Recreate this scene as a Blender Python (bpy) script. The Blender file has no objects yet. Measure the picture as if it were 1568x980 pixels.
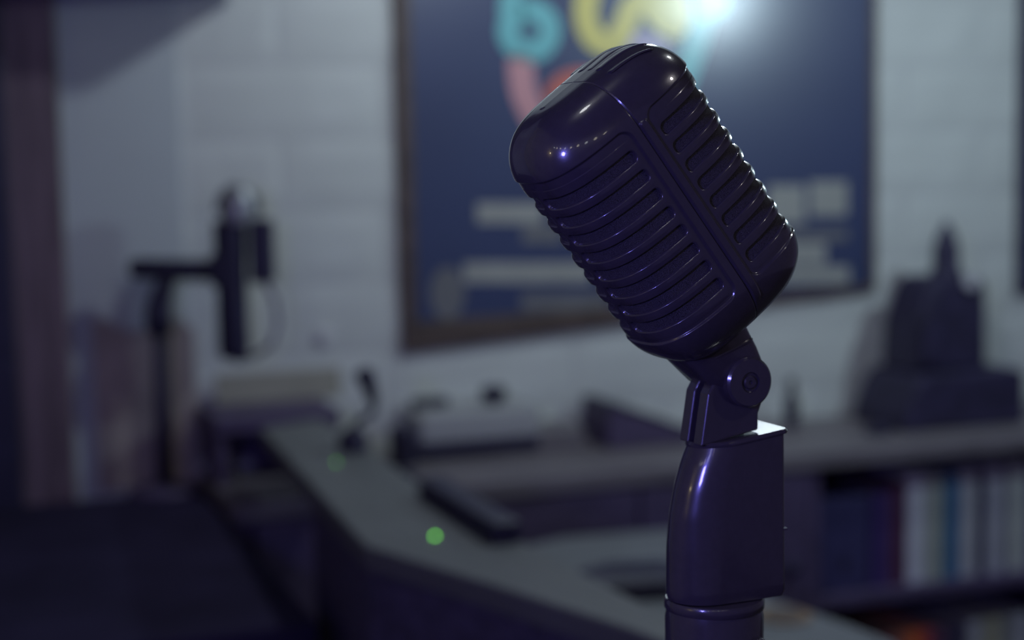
import bpy, math, random
import numpy as np
from mathutils import Matrix, Vector

random.seed(7)
R = math.radians
scene = bpy.context.scene
col = scene.collection

# ------------------------------------------------------------------ camera
F = 2500.0                      # focal length in pixels of the 1568 px wide frame
PITCH, ROLL = R(5.71), R(1.0)
CAM = np.array([0.0, 0.0, 1.35])
fwd = np.array([0, math.cos(PITCH), -math.sin(PITCH)])
r0 = np.array([1.0, 0, 0])
u0 = np.cross(r0, fwd)
rgt = r0 * math.cos(ROLL) - u0 * math.sin(ROLL)
upv = r0 * math.sin(ROLL) + u0 * math.cos(ROLL)
cam_data = bpy.data.cameras.new('camera')
cam = bpy.data.objects.new('camera', cam_data)
col.objects.link(cam)
cam.matrix_world = Matrix(((rgt[0], upv[0], -fwd[0], CAM[0]),
                           (rgt[1], upv[1], -fwd[1], CAM[1]),
                           (rgt[2], upv[2], -fwd[2], CAM[2]),
                           (0, 0, 0, 1)))
cam_data.sensor_width = 36.0
cam_data.lens = 36.0 * F / 1568.0
cam_data.clip_start = 0.02
cam_data.dof.use_dof = True
cam_data.dof.focus_distance = 0.655
cam_data.dof.aperture_fstop = 5.2
cam_data.dof.aperture_blades = 0
scene.camera = cam

# ------------------------------------------------------------------ world, exposure
world = bpy.data.worlds.new('world')
scene.world = world
world.use_nodes = True
bg = world.node_tree.nodes['Background']
bg.inputs['Color'].default_value = (0.52, 0.46, 1.0, 1)
bg.inputs['Strength'].default_value = 0.075
scene.view_settings.view_transform = 'Standard'
scene.view_settings.look = 'None'
scene.view_settings.exposure = 0.0
scene.view_settings.gamma = 1.0
scene.view_settings.use_curve_mapping = False


def point_light(name, loc, power, color, radius=0.03, parent=None):
    d = bpy.data.lights.new(name, 'POINT')
    d.energy = power
    d.color = color
    d.shadow_soft_size = radius
    o = bpy.data.objects.new(name, d)
    col.objects.link(o)
    o.location = loc
    o.parent = parent
    return o


# ------------------------------------------------------------------ geometry of the room
WYAW = R(20.0)                                   # the back wall runs away to the right
W0 = np.array([0.0, 3.0, 0.0])
ES = np.array([math.cos(WYAW), math.sin(WYAW), 0])
EN = np.array([math.sin(WYAW), -math.cos(WYAW), 0])


def ray(px, py):
    d = fwd * F + rgt * (px - 784) - upv * (py - 490)
    return d / np.linalg.norm(d)


def on_z(px, py, z):
    d = ray(px, py)
    return CAM + d * ((z - CAM[2]) / d[2])


def on_wall(px, py, d=0.0):
    """(s, z) on the plane lying d in front of the back wall"""
    v = ray(px, py)
    t = ((W0 + EN * d - CAM) @ EN) / (v @ EN)
    p = CAM + v * t
    return (p - W0) @ ES, p[2]


def W(s, d, z):
    return W0 + ES * s + EN * d + np.array([0, 0, z])


def to_wall(p):
    q = np.asarray(p) - W0
    return q @ ES, q @ EN, p[2]


def at_y(px, py, Y):
    d = ray(px, py)
    return CAM + d * (Y / d[1])


# ------------------------------------------------------------------ materials
def s2l(c):
    return tuple((x / 12.92 if x <= 0.04045 else ((x + 0.055) / 1.055) ** 2.4) for x in c)


def mat(name, color, rough=0.6, spec=0.5, metal=0.0, coat=0.0, coat_rough=0.1, noise=0.0, nscale=20.0,
        bump=0.0, bscale=60.0, stretch=(1, 1, 1), emit=None, estr=0.0, ior=1.5, dark=0.6, coat_ior=1.5):
    m = bpy.data.materials.new(name)
    m.use_nodes = True
    nt = m.node_tree
    b = nt.nodes['Principled BSDF']
    b.inputs['Base Color'].default_value = (*color, 1)
    b.inputs['Roughness'].default_value = rough
    b.inputs['Specular IOR Level'].default_value = spec
    b.inputs['Metallic'].default_value = metal
    b.inputs['IOR'].default_value = ior
    b.inputs['Coat Weight'].default_value = coat
    b.inputs['Coat Roughness'].default_value = coat_rough
    b.inputs['Coat IOR'].default_value = coat_ior
    tc = nt.nodes.new('ShaderNodeTexCoord')
    mp = nt.nodes.new('ShaderNodeMapping')
    mp.inputs['Scale'].default_value = stretch
    nt.links.new(tc.outputs['Object'], mp.inputs['Vector'])
    if noise > 0:
        n = nt.nodes.new('ShaderNodeTexNoise')
        n.inputs['Scale'].default_value = nscale
        n.inputs['Detail'].default_value = 5
        nt.links.new(mp.outputs['Vector'], n.inputs['Vector'])
        rp = nt.nodes.new('ShaderNodeValToRGB')
        rp.color_ramp.elements[0].position = 0.3
        rp.color_ramp.elements[1].position = 0.7
        lo = tuple(c * (1 - noise * dark) for c in color)
        hi = tuple(min(1, c * (1 + noise)) for c in color)
        rp.color_ramp.elements[0].color = (*lo, 1)
        rp.color_ramp.elements[1].color = (*hi, 1)
        nt.links.new(n.outputs['Fac'], rp.inputs['Fac'])
        nt.links.new(rp.outputs['Color'], b.inputs['Base Color'])
    if bump > 0:
        n2 = nt.nodes.new('ShaderNodeTexNoise')
        n2.inputs['Scale'].default_value = bscale
        n2.inputs['Detail'].default_value = 4
        nt.links.new(mp.outputs['Vector'], n2.inputs['Vector'])
        bp = nt.nodes.new('ShaderNodeBump')
        bp.inputs['Strength'].default_value = bump
        bp.inputs['Distance'].default_value = 0.004
        nt.links.new(n2.outputs['Fac'], bp.inputs['Height'])
        nt.links.new(bp.outputs['Normal'], b.inputs['Normal'])
    if emit:
        b.inputs['Emission Color'].default_value = (*emit, 1)
        b.inputs['Emission Strength'].default_value = estr
    return m


M = {}
M['brick'] = mat('white_painted_brick', (0.74, 0.76, 0.74), 0.55, noise=0.06, nscale=6, bump=0.35, bscale=45)
M['mortar'] = mat('painted_mortar', (0.68, 0.69, 0.69), 0.8, bump=0.4, bscale=80)
M['plaster'] = mat('plaster', (0.60, 0.64, 0.66), 0.7, noise=0.05, nscale=3, bump=0.15, bscale=30)
M['oldwood'] = mat('dark_post_wood', (0.17, 0.115, 0.15), 0.6, noise=0.5, nscale=9, stretch=(6, 6, .6), bump=0.3)
M['floor'] = mat('floor_wood', (0.05, 0.04, 0.05), 0.5, noise=0.4, nscale=5, stretch=(1, 8, 1))
M['ceiling'] = mat('ceiling_paint', (0.05, 0.05, 0.06), 0.8, bump=0.2)
M['sidewall'] = mat('ochre_wall', (0.48, 0.42, 0.24), 0.7, noise=0.4, nscale=3, bump=0.3)
M['lacquer'] = mat('black_gloss_lacquer', (0.060, 0.050, 0.064), 0.25, spec=0.42, ior=1.6, coat=0.9, coat_rough=0.05,
                   bump=0.015, bscale=2200, noise=0.08, nscale=300)
M['cloth'] = mat('grille_cloth', (0.135, 0.120, 0.145), 0.95, spec=0.2, noise=0.9, nscale=3500, bump=0.9, bscale=3500, dark=0.9)
M['black'] = mat('black_plastic', (0.030, 0.026, 0.066), 0.5, noise=0.2, nscale=40)
M['blackgloss'] = mat('black_metal', (0.045, 0.038, 0.100), 0.3, noise=0.2, nscale=40)
M['navywood'] = mat('dark_stained_wood', (0.090, 0.076, 0.145), 0.6, noise=0.45, nscale=10, stretch=(1, 6, 6), bump=0.2)
M['shelfwood'] = mat('shelf_wood', (0.20, 0.175, 0.20), 0.5, noise=0.3, nscale=10, stretch=(1, 6, 6), bump=0.2)
M['shelfdark'] = mat('shelf_front', (0.095, 0.070, 0.145), 0.55, noise=0.35, nscale=12, stretch=(1, 6, 6))
M['desk'] = mat('grey_laminate', (0.155, 0.16, 0.17), 0.5, noise=0.12, nscale=8)
M['paleboard'] = mat('pale_grey_board', (0.20, 0.205, 0.23), 0.5, noise=0.15, nscale=9)
M['poster'] = mat('navy_poster', (0.045, 0.065, 0.165), 0.45, spec=0.5, coat=1.0, coat_rough=0.25, coat_ior=1.75, noise=0.12, nscale=3)
M['frame'] = mat('brown_frame_wood', (0.105, 0.075, 0.068), 0.5, noise=0.4, nscale=14, stretch=(3, 3, 3), bump=0.2)
M['teal'] = mat('teal_print', (0.20, 0.62, 0.66), 0.5, coat=1.0, coat_rough=0.25, coat_ior=1.75, noise=0.05)
M['pink'] = mat('pink_print', (0.74, 0.36, 0.40), 0.5, coat=1.0, coat_rough=0.25, coat_ior=1.75, noise=0.05)
M['red'] = mat('red_print', (0.72, 0.17, 0.12), 0.5, coat=1.0, coat_rough=0.25, coat_ior=1.75, noise=0.05)
M['yellow'] = mat('yellow_print', (0.86, 0.76, 0.22), 0.5, coat=1.0, coat_rough=0.25, coat_ior=1.75, noise=0.05)
M['lilac'] = mat('lilac_print', (0.55, 0.45, 0.68), 0.5, coat=1.0, coat_rough=0.25, coat_ior=1.75, noise=0.05)
M['cream'] = mat('cream_print', (0.42, 0.42, 0.40), 0.5, coat=0.3, coat_rough=0.36, noise=0.1)
M['dimcream'] = mat('faded_print', (0.20, 0.20, 0.22), 0.5, coat=0.3, coat_rough=0.36, noise=0.1)
M['silver'] = mat('mesh_silver', (0.38, 0.39, 0.42), 0.4, metal=0.6, noise=0.3, nscale=200)
M['bag'] = mat('kraft_paper', (0.52, 0.44, 0.40), 0.8, noise=0.25, nscale=10, bump=0.5, bscale=25)
M['white'] = mat('white_plastic', (0.46, 0.46, 0.48), 0.5, noise=0.04)
M['paper'] = mat('paper', (0.66, 0.67, 0.68), 0.7, noise=0.06)
M['card'] = mat('cream_card', (0.40, 0.38, 0.32), 0.8, noise=0.08)
M['steel'] = mat('brushed_steel', (0.40, 0.38, 0.42), 0.35, metal=0.8, noise=0.2, nscale=90)
M['green'] = mat('green_led', (0.05, 0.4, 0.02), 0.4, emit=(0.16, 0.75, 0.05), estr=5.5)
M['dimgreen'] = mat('dim_green_led', (0.05, 0.4, 0.02), 0.4, emit=(0.16, 0.75, 0.05), estr=1.6)
M['ornament_glint'] = mat('pale_glint', (0.62, 0.60, 0.66), 0.35, noise=0.15)  # pale colour painting a glint on the dark ornament
M['tabledark'] = mat('matt_dark_table', (0.032, 0.025, 0.066), 0.9, spec=0.15, noise=0.3, nscale=8)
M['glint_white'] = mat('white_glint', (0.92, 0.92, 0.92), 0.2, noise=0.02)  # near white colour, paints a bright glint on the wall
M['ornament'] = mat('dark_patina', (0.030, 0.024, 0.065), 0.6, noise=0.5, nscale=25, bump=0.3)


# ------------------------------------------------------------------ mesh helpers
class MB:
    def __init__(self):
        self.v, self.f = [], []

    def add(self, vs, fs):
        o = len(self.v)
        self.v += [tuple(map(float, p)) for p in vs]
        self.f += [tuple(i + o for i in q) for q in fs]
        return self

    def box(self, x0, x1, y0, y1, z0, z1):
        vs = [(x, y, z) for z in (z0, z1) for y in (y0, y1) for x in (x0, x1)]
        return self.add(vs, [(0, 2, 3, 1), (4, 5, 7, 6), (0, 1, 5, 4), (2, 6, 7, 3), (0, 4, 6, 2), (1, 3, 7, 5)])

    def prism(self, poly, lo, hi, axis='z'):
        """extrude a 2-D polygon along an axis; z: poly=(x,y)  x: poly=(y,z)  y: poly=(x,z)"""
        n = len(poly)
        def P(a, b, h):
            return {'z': (a, b, h), 'x': (h, a, b), 'y': (a, h, b)}[axis]
        vs = [P(a, b, lo) for a, b in poly] + [P(a, b, hi) for a, b in poly]
        fs = [tuple(range(n))[::-1], tuple(range(n, 2 * n))]
        fs += [(i, (i + 1) % n, n + (i + 1) % n, n + i) for i in range(n)]
        return self.add(vs, fs)

    def loft(self, rings, cap=True):
        n = len(rings[0])
        vs = [p for r in rings for p in r]
        fs = []
        for k in range(len(rings) - 1):
            for i in range(n):
                j = (i + 1) % n
                fs.append((k * n + i, k * n + j, (k + 1) * n + j, (k + 1) * n + i))
        if cap:
            fs.append(tuple(range(n))[::-1])
            fs.append(tuple((len(rings) - 1) * n + i for i in range(n)))
        return self.add(vs, fs)

    def lathe(self, prof, seg=32, c=(0, 0, 0), axis='z'):
        rings = []
        for r, h in prof:
            ring = []
            for i in range(seg):
                a = 2 * math.pi * i / seg
                x, y = r * math.cos(a), r * math.sin(a)
                p = {'z': (x, y, h), 'x': (h, x, y), 'y': (y, h, x)}[axis]
                ring.append((p[0] + c[0], p[1] + c[1], p[2] + c[2]))
            rings.append(ring)
        return self.loft(rings)

    def tube(self, pts, rad, seg=12):
        pts = [Vector(p) for p in pts]
        rings = []
        rads = rad if isinstance(rad, (list, tuple)) else [rad] * len(pts)
        prev = None
        for i, p in enumerate(pts):
            t = (pts[min(i + 1, len(pts) - 1)] - pts[max(i - 1, 0)]).normalized()
            if prev is None:
                a = Vector((0, 0, 1)) if abs(t.z) < 0.9 else Vector((1, 0, 0))
                n1 = t.cross(a).normalized()
            else:
                n1 = (prev - t * prev.dot(t)).normalized()
            prev = n1
            n2 = t.cross(n1)
            rings.append([tuple(p + (n1 * math.cos(2 * math.pi * k / seg) + n2 * math.sin(2 * math.pi * k / seg)) * rads[i]) for k in range(seg)])
        return self.loft(rings)

    def mesh(self, name, m, smooth=False):
        me = bpy.data.meshes.new(name)
        me.from_pydata(self.v, [], self.f)
        me.materials.append(M[m] if isinstance(m, str) else m)
        me.validate()
        if smooth:
            me.polygons.foreach_set('use_smooth', [True] * len(me.polygons))
        me.update()
        return me

    def build(self, name, m, parent=None, smooth=False, bevel=0.0, bseg=2, sharp=None):
        me = self.mesh(name, m, smooth)
        o = bpy.data.objects.new(name, me)
        col.objects.link(o)
        o.parent = parent
        import bmesh
        bm = bmesh.new(); bm.from_mesh(me)
        bmesh.ops.recalc_face_normals(bm, faces=bm.faces)
        bm.to_mesh(me); bm.free()
        if sharp is not None:
            me.set_sharp_from_angle(angle=R(sharp))
        if bevel > 0:
            b = o.modifiers.new('bevel', 'BEVEL')
            b.width = bevel
            b.segments = bseg
            b.limit_method = 'ANGLE'
            b.angle_limit = R(40)
        return o


def empty(name, loc=(0, 0, 0), rz=0.0):
    o = bpy.data.objects.new(name, None)
    o.empty_display_size = 0.05
    col.objects.link(o)
    o.location = tuple(map(float, loc))
    o.rotation_euler = (0, 0, rz)
    return o


def tag(o, label, cat, group=None, kind=None):
    o['label'] = label
    o['category'] = cat
    if group:
        o['group'] = group
    if kind:
        o['kind'] = kind
    return o


def struct(o, label=None, cat=None):
    o['kind'] = 'structure'
    if label:
        o['label'] = label
    if cat:
        o['category'] = cat
    return o


def on_back(o):
    """place an object whose mesh uses wall coordinates: x along the wall, y into the wall, z up"""
    o.location = tuple(W0)
    o.rotation_euler = (0, 0, WYAW)
    return o


# ================================================================== SETTING
fl = struct(MB().box(-2.6, 4.2, -2.6, 5.2, -0.05, 0.0).build('floor', 'floor'), 'dark stained wooden floor of the room', 'floor')
ce = struct(MB().box(-2.6, 4.2, -2.6, 5.2, 2.9, 2.95).build('ceiling', 'ceiling'), 'dark painted ceiling above the room', 'ceiling')
S_JOIN = on_wall(276, 300)[0]                     # where the blocks meet the smooth plaster
wb = struct(on_back(MB().box(S_JOIN, 3.2, 0.0, 0.12, 0.0, 2.9).build('wall_back', 'mortar')),
            'white painted block wall behind the poster and shelf', 'wall')
struct(on_back(MB().box(-2.3, S_JOIN, -0.012, 0.12, 0.0, 2.9).build('wall_plaster', 'plaster')),
       'smooth grey plaster wall at the left', 'wall')
# painted blocks: courses from the joints at y = 97, 210, 320 (x = 500)
zj = [on_wall(500, y)[1] for y in (97, 210, 320)]
pitch = (zj[0] - zj[2]) / 2
zbase = zj[1] - pitch * round(zj[1] / pitch)
BL = 0.36


def brick_mesh(w, h, seed):
    rr_ = random.Random(seed)
    nx, nz, g = 8, 4, 0.0035
    vs, fs = [], []
    for k in range(nz + 1):
        for i in range(nx + 1):
            x = g + (w - 2 * g) * i / nx
            z = g + (h - 2 * g) * k / nz
            edge = i in (0, nx) or k in (0, nz)
            j = 0.0016
            vs.append((x + (rr_.uniform(-j, j) if edge else 0), (-0.0002 if edge else -0.0026 + rr_.uniform(-.0008, .0008)),
                       z + (rr_.uniform(-j, j) if edge else 0)))
    for k in range(nz):
        for i in range(nx):
            a = k * (nx + 1) + i
            fs.append((a, a + 1, a + nx + 2, a + nx + 1))
    o = MB().add(vs, fs)
    # skirt back into the wall
    ring = [i for i in range(nx + 1)] + [k * (nx + 1) + nx for k in range(1, nz + 1)] + \
           [nz * (nx + 1) + i for i in range(nx - 1, -1, -1)] + [k * (nx + 1) for k in range(nz - 1, 0, -1)]
    n0 = len(o.v)
    for i in ring:
        o.v.append((o.v[i][0], 0.006, o.v[i][2]))
    for q in range(len(ring)):
        q2 = (q + 1) % len(ring)
        o.f.append((ring[q], n0 + q, n0 + q2, ring[q2]))
    return o.mesh('brick', 'brick')


BM = [brick_mesh(BL, pitch, i) for i in range(5)]
k = 0
z = zbase
while z < 2.85:
    if z > 0.30:
        s = S_JOIN + (0.0 if k % 2 else -BL / 2)
        while s < 2.3:
            if s < S_JOIN - 1e-4:
                key = brick_mesh(BL / 2, pitch, 50 + k)
                o = bpy.data.objects.new('brick', key)
                x = S_JOIN
            else:
                o = bpy.data.objects.new('brick', random.choice(BM))
                x = s
            col.objects.link(o)
            o.parent = wb
            o.location = (x, 0, z)
            s += BL
    z += pitch
    k += 1

# wooden door post at the left edge
pe = on_wall(101, 400, .05)[0]
tr = struct(on_back(MB().box(pe - .22, pe, -0.05, -0.0125, 0.0, 2.9).build('trim_1', 'oldwood', bevel=0.006)),
            'dark brown wooden post at the left edge', 'post')
je = on_wall(24, 500, .085)[0]
tr2 = struct(on_back(MB().box(je - .5, je, -0.085, -0.0505, 0.0, 2.9).build('trim_2', 'black', bevel=0.006)),
             'near black door jamb beside the wooden post', 'jamb')
# side wall with warm light, seen only mirrored in the lacquer
struct(MB().box(-2.02, -1.9, -2.5, 2.2, 0.0, 2.9).build('wall_left', 'sidewall'), 'ochre side wall of the room', 'wall')


# ================================================================== HERO MICROPHONE
YAW, TILT = R(23.4), R(36.8)
A, B, L, NE, RT, RB = 40.85, 30.9, 126.0, 3.05, 24.2, 27.0        # millimetres
X0 = np.array([math.sin(YAW), -math.cos(YAW), 0]); Y0 = np.array([math.cos(YAW), math.sin(YAW), 0]); Z0 = np.array([0, 0, 1.0])
MO = CAM + ray(1005.5, 315.2) * 0.68                               # centre of the head
mic = tag(empty('vintage_microphone', MO, YAW - math.pi / 2),
          'glossy black vintage ribbed microphone on a swivel mount, sharp in the foreground', 'microphone')
# in the empty's frame: +x faces the camera side, +y runs to the right and away, z up; millimetres scaled on parts
HEAD = Matrix.Rotation(TILT, 4, 'X')                               # tips the top towards -y


def mic_part(o, head=False):
    o.parent = mic
    o.matrix_local = (HEAD @ Matrix.Translation((0, 0, -L / 2000)) if head else Matrix.Identity(4))
    return o


def section(n):
    t = np.linspace(0, 2 * np.pi, 8000, endpoint=False)
    c, s_ = np.cos(t), np.sin(t)
    x = np.sign(c) * np.abs(c) ** (2 / NE) * B
    y = np.sign(s_) * np.abs(s_) ** (2 / NE) * A
    x2, y2 = np.append(x, x[0]), np.append(y, y[0])
    ln = np.concatenate([[0], np.cumsum(np.hypot(np.diff(x2), np.diff(y2)))])
    q = np.linspace(0, ln[-1], n, endpoint=False)
    return np.interp(q, ln, x2), np.interp(q, ln, y2), q, ln[-1]


NC = 880
cx, cy, arc, PER = section(NC)
tx, ty = np.roll(cx, -1) - np.roll(cx, 1), np.roll(cy, -1) - np.roll(cy, 1)
tl = np.hypot(tx, ty); nx_, ny_ = ty / tl, -tx / tl
QTR = PER / 4
qs = np.minimum(np.mod(arc, PER / 2), PER / 2 - np.mod(arc, PER / 2))      # arc distance to the nearest side seam
# signed distance from nearest seam, + on the back half
signed = np.where(cy >= 0, qs, -qs)
SLOT_Z = [28.3 + 9.17 * i for i in range(8)]
SLOT_H = 5.5
zrows = list(RB - RB * np.cos(np.linspace(0, np.pi / 2, 26)))                # bottom bowl
zrows = [z_ for z_ in zrows if z_ < 20.0] + list(np.arange(20.0, 110.0, 0.2)) + \
        [L - RT + RT * math.sin(a_) for a_ in np.linspace(math.asin((110.0 - (L - RT)) / RT), math.pi / 2, 26)]
zrows = np.array(sorted(zrows))


def inset(z_):
    e = 2.2
    if z_ < RB:
        q = (RB - z_) / RB
        return RB * (1 - max(0.0, 1 - q ** e) ** (1 / e))
    if z_ > L - RT:
        q = (z_ - L + RT) / RT
        return RT * (1 - max(0.0, 1 - q ** e) ** (1 / e))
    return 0.0


def rbox(px_, pz_, x0, x1, z0, z1, r):
    hx, hz = (x1 - x0) / 2 - r, (z1 - z0) / 2 - r
    dx = np.abs(px_ - (x0 + x1) / 2) - hx
    dz = np.abs(pz_ - (z0 + z1) / 2) - hz
    return np.hypot(np.maximum(dx, 0), np.maximum(dz, 0)) + np.minimum(np.maximum(dx, dz), 0) - r


def smooth01(t):
    t = np.clip(t, 0, 1)
    return t * t * (3 - 2 * t)


PANEL0, PANEL1 = 22.5, 106.0
Zg = np.repeat(zrows[:, None], NC, 1)
Qg = np.repeat(qs[None, :], len(zrows), 0)
Sg = np.repeat(signed[None, :], len(zrows), 0)
disp = np.zeros_like(Zg)
pan = rbox(Qg, Zg, 4.6, QTR + 40, PANEL0, PANEL1, 5.0)
disp -= 0.9 * smooth01((0.6 - pan) / 1.2)
slot = np.full_like(Zg, 1e3)
for z_ in SLOT_Z:
    slot = np.minimum(slot, rbox(Qg, Zg, 7.4, QTR - 1.7, z_, z_ + SLOT_H, 2.3))
lip = np.clip((0.3 - slot) / 0.75, 0, 1)
disp -= 1.9 * (1 - np.sqrt(1 - lip ** 2 * 0.9999))
# rolled ribs: swell between the slots
rib = np.clip(slot / 2.2, 0, 1)
inpan = smooth01((-pan - 1.0) / 2.0)
disp += 0.12 * inpan * smooth01(rib) * ((Zg > SLOT_Z[0] - 4) & (Zg < SLOT_Z[-1] + SLOT_H + 4))
# seam groove and the raised bar on its back side
disp -= 0.55 * smooth01((0.55 - np.abs(Sg)) / 0.35)
bar = rbox(Sg, Zg, 0.6, 3.9, 14.0, 104.0, 1.2)
disp += 0.8 * smooth01((0.5 - bar) / 0.8)

ins = np.array([inset(z_) for z_ in zrows])
sx = np.maximum((B - ins) / B, 0.02)[:, None]; sy = (A - ins) / A
sy = sy[:, None]
fade = np.clip(sx, 0.3, 1)
VX = (cx[None, :] * sx + nx_[None, :] * disp * fade)
VY = (cy[None, :] * sy + ny_[None, :] * disp * fade)
VZ = Zg.copy()
dome_top = (zrows > L - RT)[:, None]
VZ += np.where(dome_top, disp * (1 - np.sqrt(np.clip(1 - ((Zg - L + RT) / RT) ** 2, 0, 1))), 0)
V = np.stack([VX, VY, VZ], -1) / 1000.0
nr = len(zrows)
quads_f, quads_b = [], []
for r_ in range(nr - 1):
    for c_ in range(NC):
        c2 = (c_ + 1) % NC
        if max(slot[r_, c_], slot[r_, c2], slot[r_ + 1, c_], slot[r_ + 1, c2]) < -0.47:
            continue
        q = (r_ * NC + c_, r_ * NC + c2, (r_ + 1) * NC + c2, (r_ + 1) * NC + c_)
        (quads_b if c_ < NC // 2 else quads_f).append(q)


def shell(name, quads, capsign):
    idx = sorted({i for q in quads for i in q})
    # close the crown and the foot of this half
    remap = {o_: n_ for n_, o_ in enumerate(idx)}
    vs = V.reshape(-1, 3)[idx].tolist()
    fs = [tuple(remap[i] for i in q) for q in quads]
    rng_ = range(0, NC // 2 + 1) if capsign > 0 else range(NC // 2, NC + 1)
    for row, top in ((nr - 1, True), (0, False)):
        ids = [remap[row * NC + (c_ % NC)] for c_ in rng_]
        zc = (L + 0.15) / 1000 if top else -0.00015
        # fan along the centre line
        cidx = []
        for i in ids:
            vs.append([0.0, vs[i][1], zc]); cidx.append(len(vs) - 1)
        for a_ in range(len(ids) - 1):
            f_ = (ids[a_], ids[a_ + 1], cidx[a_ + 1], cidx[a_])
            fs.append(f_ if top else f_[::-1])
    me = bpy.data.meshes.new(name)
    me.from_pydata(vs, [], fs)
    me.materials.append(M['lacquer'])
    me.polygons.foreach_set('use_smooth', [True] * len(me.polygons))
    me.update()
    o = bpy.data.objects.new(name, me)
    col.objects.link(o)
    return mic_part(o, True)


front = shell('front_shell', quads_f, -1)
back = shell('back_shell', quads_b, +1)
# grille cloth inside the slots
cl = MB()
rings = []
for z_ in np.linspace(24, 103, 30):
    k_ = slice(0, NC, 8)
    rings.append(list(zip((cx[k_] - nx_[k_] * 2.2) / 1000, (cy[k_] - ny_[k_] * 2.2) / 1000, [z_ / 1000] * (NC // 8))))
cl.loft(rings, cap=False)
o = mic_part(cl.build('grille_cloth', 'cloth', smooth=True), True)
o['label'] = 'dark woven cloth behind the slots'


# three raised ridges over the crown
def crown_ridge(xc, w, h, y0, y1):
    pts = []
    n = 48
    for i in range(n + 1):
        y = y0 + (y1 - y0) * i / n
        # height of the dome surface at (xc, y)
        lo_, hi_ = L - RT, L
        for _ in range(40):
            m_ = (lo_ + hi_) / 2
            d = inset(m_)
            inside = (abs(xc) / max(B - d, 1e-3)) ** NE + (abs(y) / (A - d)) ** NE < 1
            lo_, hi_ = (m_, hi_) if inside else (lo_, m_)
        pts.append((y, lo_))
    ring = []
    for i, (y, z_) in enumerate(pts):
        e = min(1.0, i / 3, (n - i) / 3)
        hw = w / 2 * (0.35 + 0.65 * e)
        prof = [(-hw, -0.6), (-hw, h * .55 * e), (-hw * .55, h * e), (hw * .55, h * e), (hw, h * .55 * e), (hw, -0.6)]
        ring.append([((xc + a_) / 1000, y / 1000, (z_ + b_) / 1000) for a_, b_ in prof])
    return MB().loft(ring)


for xc, y0, y1 in ((17.0, 7, 29), (9.2, 7, 32), (1.4, 7, 33), (-6.4, 7, 33), (-14.2, 7, 31)):
    mic_part(crown_ridge(xc, 4.4, 0.28, y0, y1).build('crown_ridge', 'lacquer', smooth=True, sharp=50), True)

# neck block under the head (head frame)
nk = MB()
prof_top = [(-34, 12), (3.5, 8)]
rings = []
for t, (ya, yb, za, zb, hw) in enumerate([(-34.5, 1.0, 14, 10, 14.5), (-32.5, -0.6, 4, -4, 12.8), (-30.5, -1.2, -8, -11, 11.8), (-26, -2.6, -16, -18, 10.8), (-22, -6.5, -23, -25, 10.0)]):
    ring = []
    for i in range(28):
        a_ = 2 * math.pi * i / 28
        c_, s_ = math.cos(a_), math.sin(a_)
        uu_ = math.copysign(abs(c_) ** 0.45, c_); vv_ = math.copysign(abs(s_) ** 0.45, s_)
        y = (ya + yb) / 2 + (yb - ya) / 2 * uu_
        zz = (za + zb) / 2 + (zb - za) / 2 * uu_
        ring.append((hw * vv_ / 1000, y / 1000, zz / 1000))
    rings.append(ring)
nk.loft(rings)
neck = mic_part(nk.build('neck', 'lacquer', smooth=True, sharp=40), True)
# thin collar line where the neck meets the head
ck = MB()
rings = []
for dz, g in ((0, 0), (-0.3, .2), (-1.3, .2), (-1.6, 0)):
    rings.append([((12.5 + g) * math.copysign(abs(math.sin(t)) ** .45, math.sin(t)) / 1000,
                   (-15.1 + (14.3 + g) * math.copysign(abs(math.cos(t)) ** .45, math.cos(t))) / 1000,
                   (-1.2 + dz - 4.3 * math.copysign(abs(math.cos(t)) ** .45, math.cos(t))) / 1000) for t in np.linspace(0, 2 * math.pi, 36, endpoint=False)])
ck.loft(rings)
mic_part(ck.build('neck_collar', 'lacquer', smooth=True, sharp=40), True)

# swivel yoke, hinge and shank (upright frame of the mount)
HY, HZ = 36.0, -74.6


def mm(mb):
    mb.v = [(a_ / 1000, b_ / 1000, c_ / 1000) for a_, b_, c_ in mb.v]
    return mb


for x0, x1 in ((2.2, 9.5), (-9.5, -2.2)):
    yk = MB().prism([(15.0, -101.0), (18.6, -79), (25, -68), (36, -64.8), (44.6, -70), (46.2, -77), (45.0, -84), (43.0, -89), (43.0, -96.0)], x0, x1, 'x')
    mic_part(mm(yk).build('yoke_cheek', 'lacquer', bevel=0.0009, bseg=3))
hg = MB().lathe([(0.01, -14.6), (9.8, -14.6), (10.8, -13.6), (10.8, -9.6), (7, -9.5), (7, 9.5), (10.8, 9.6), (10.8, 13.6), (9.8, 14.6), (4.4, 14.7), (4.0, 13.6), (0.01, 13.6)], 56, (0, HY, HZ), 'x')
hinge = mic_part(mm(hg).build('hinge_pin', 'lacquer', smooth=True, sharp=35))
sc_ = MB().lathe([(0.01, 13.4), (2.9, 13.4), (2.9, 14.3), (2.4, 14.7), (0.9, 14.7), (0.8, 14.1), (0.01, 14.1)], 28, (0, HY, HZ), 'x')
so = mm(sc_).build('hinge_screw', 'lacquer', smooth=True, sharp=35)
so.parent = hinge


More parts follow.
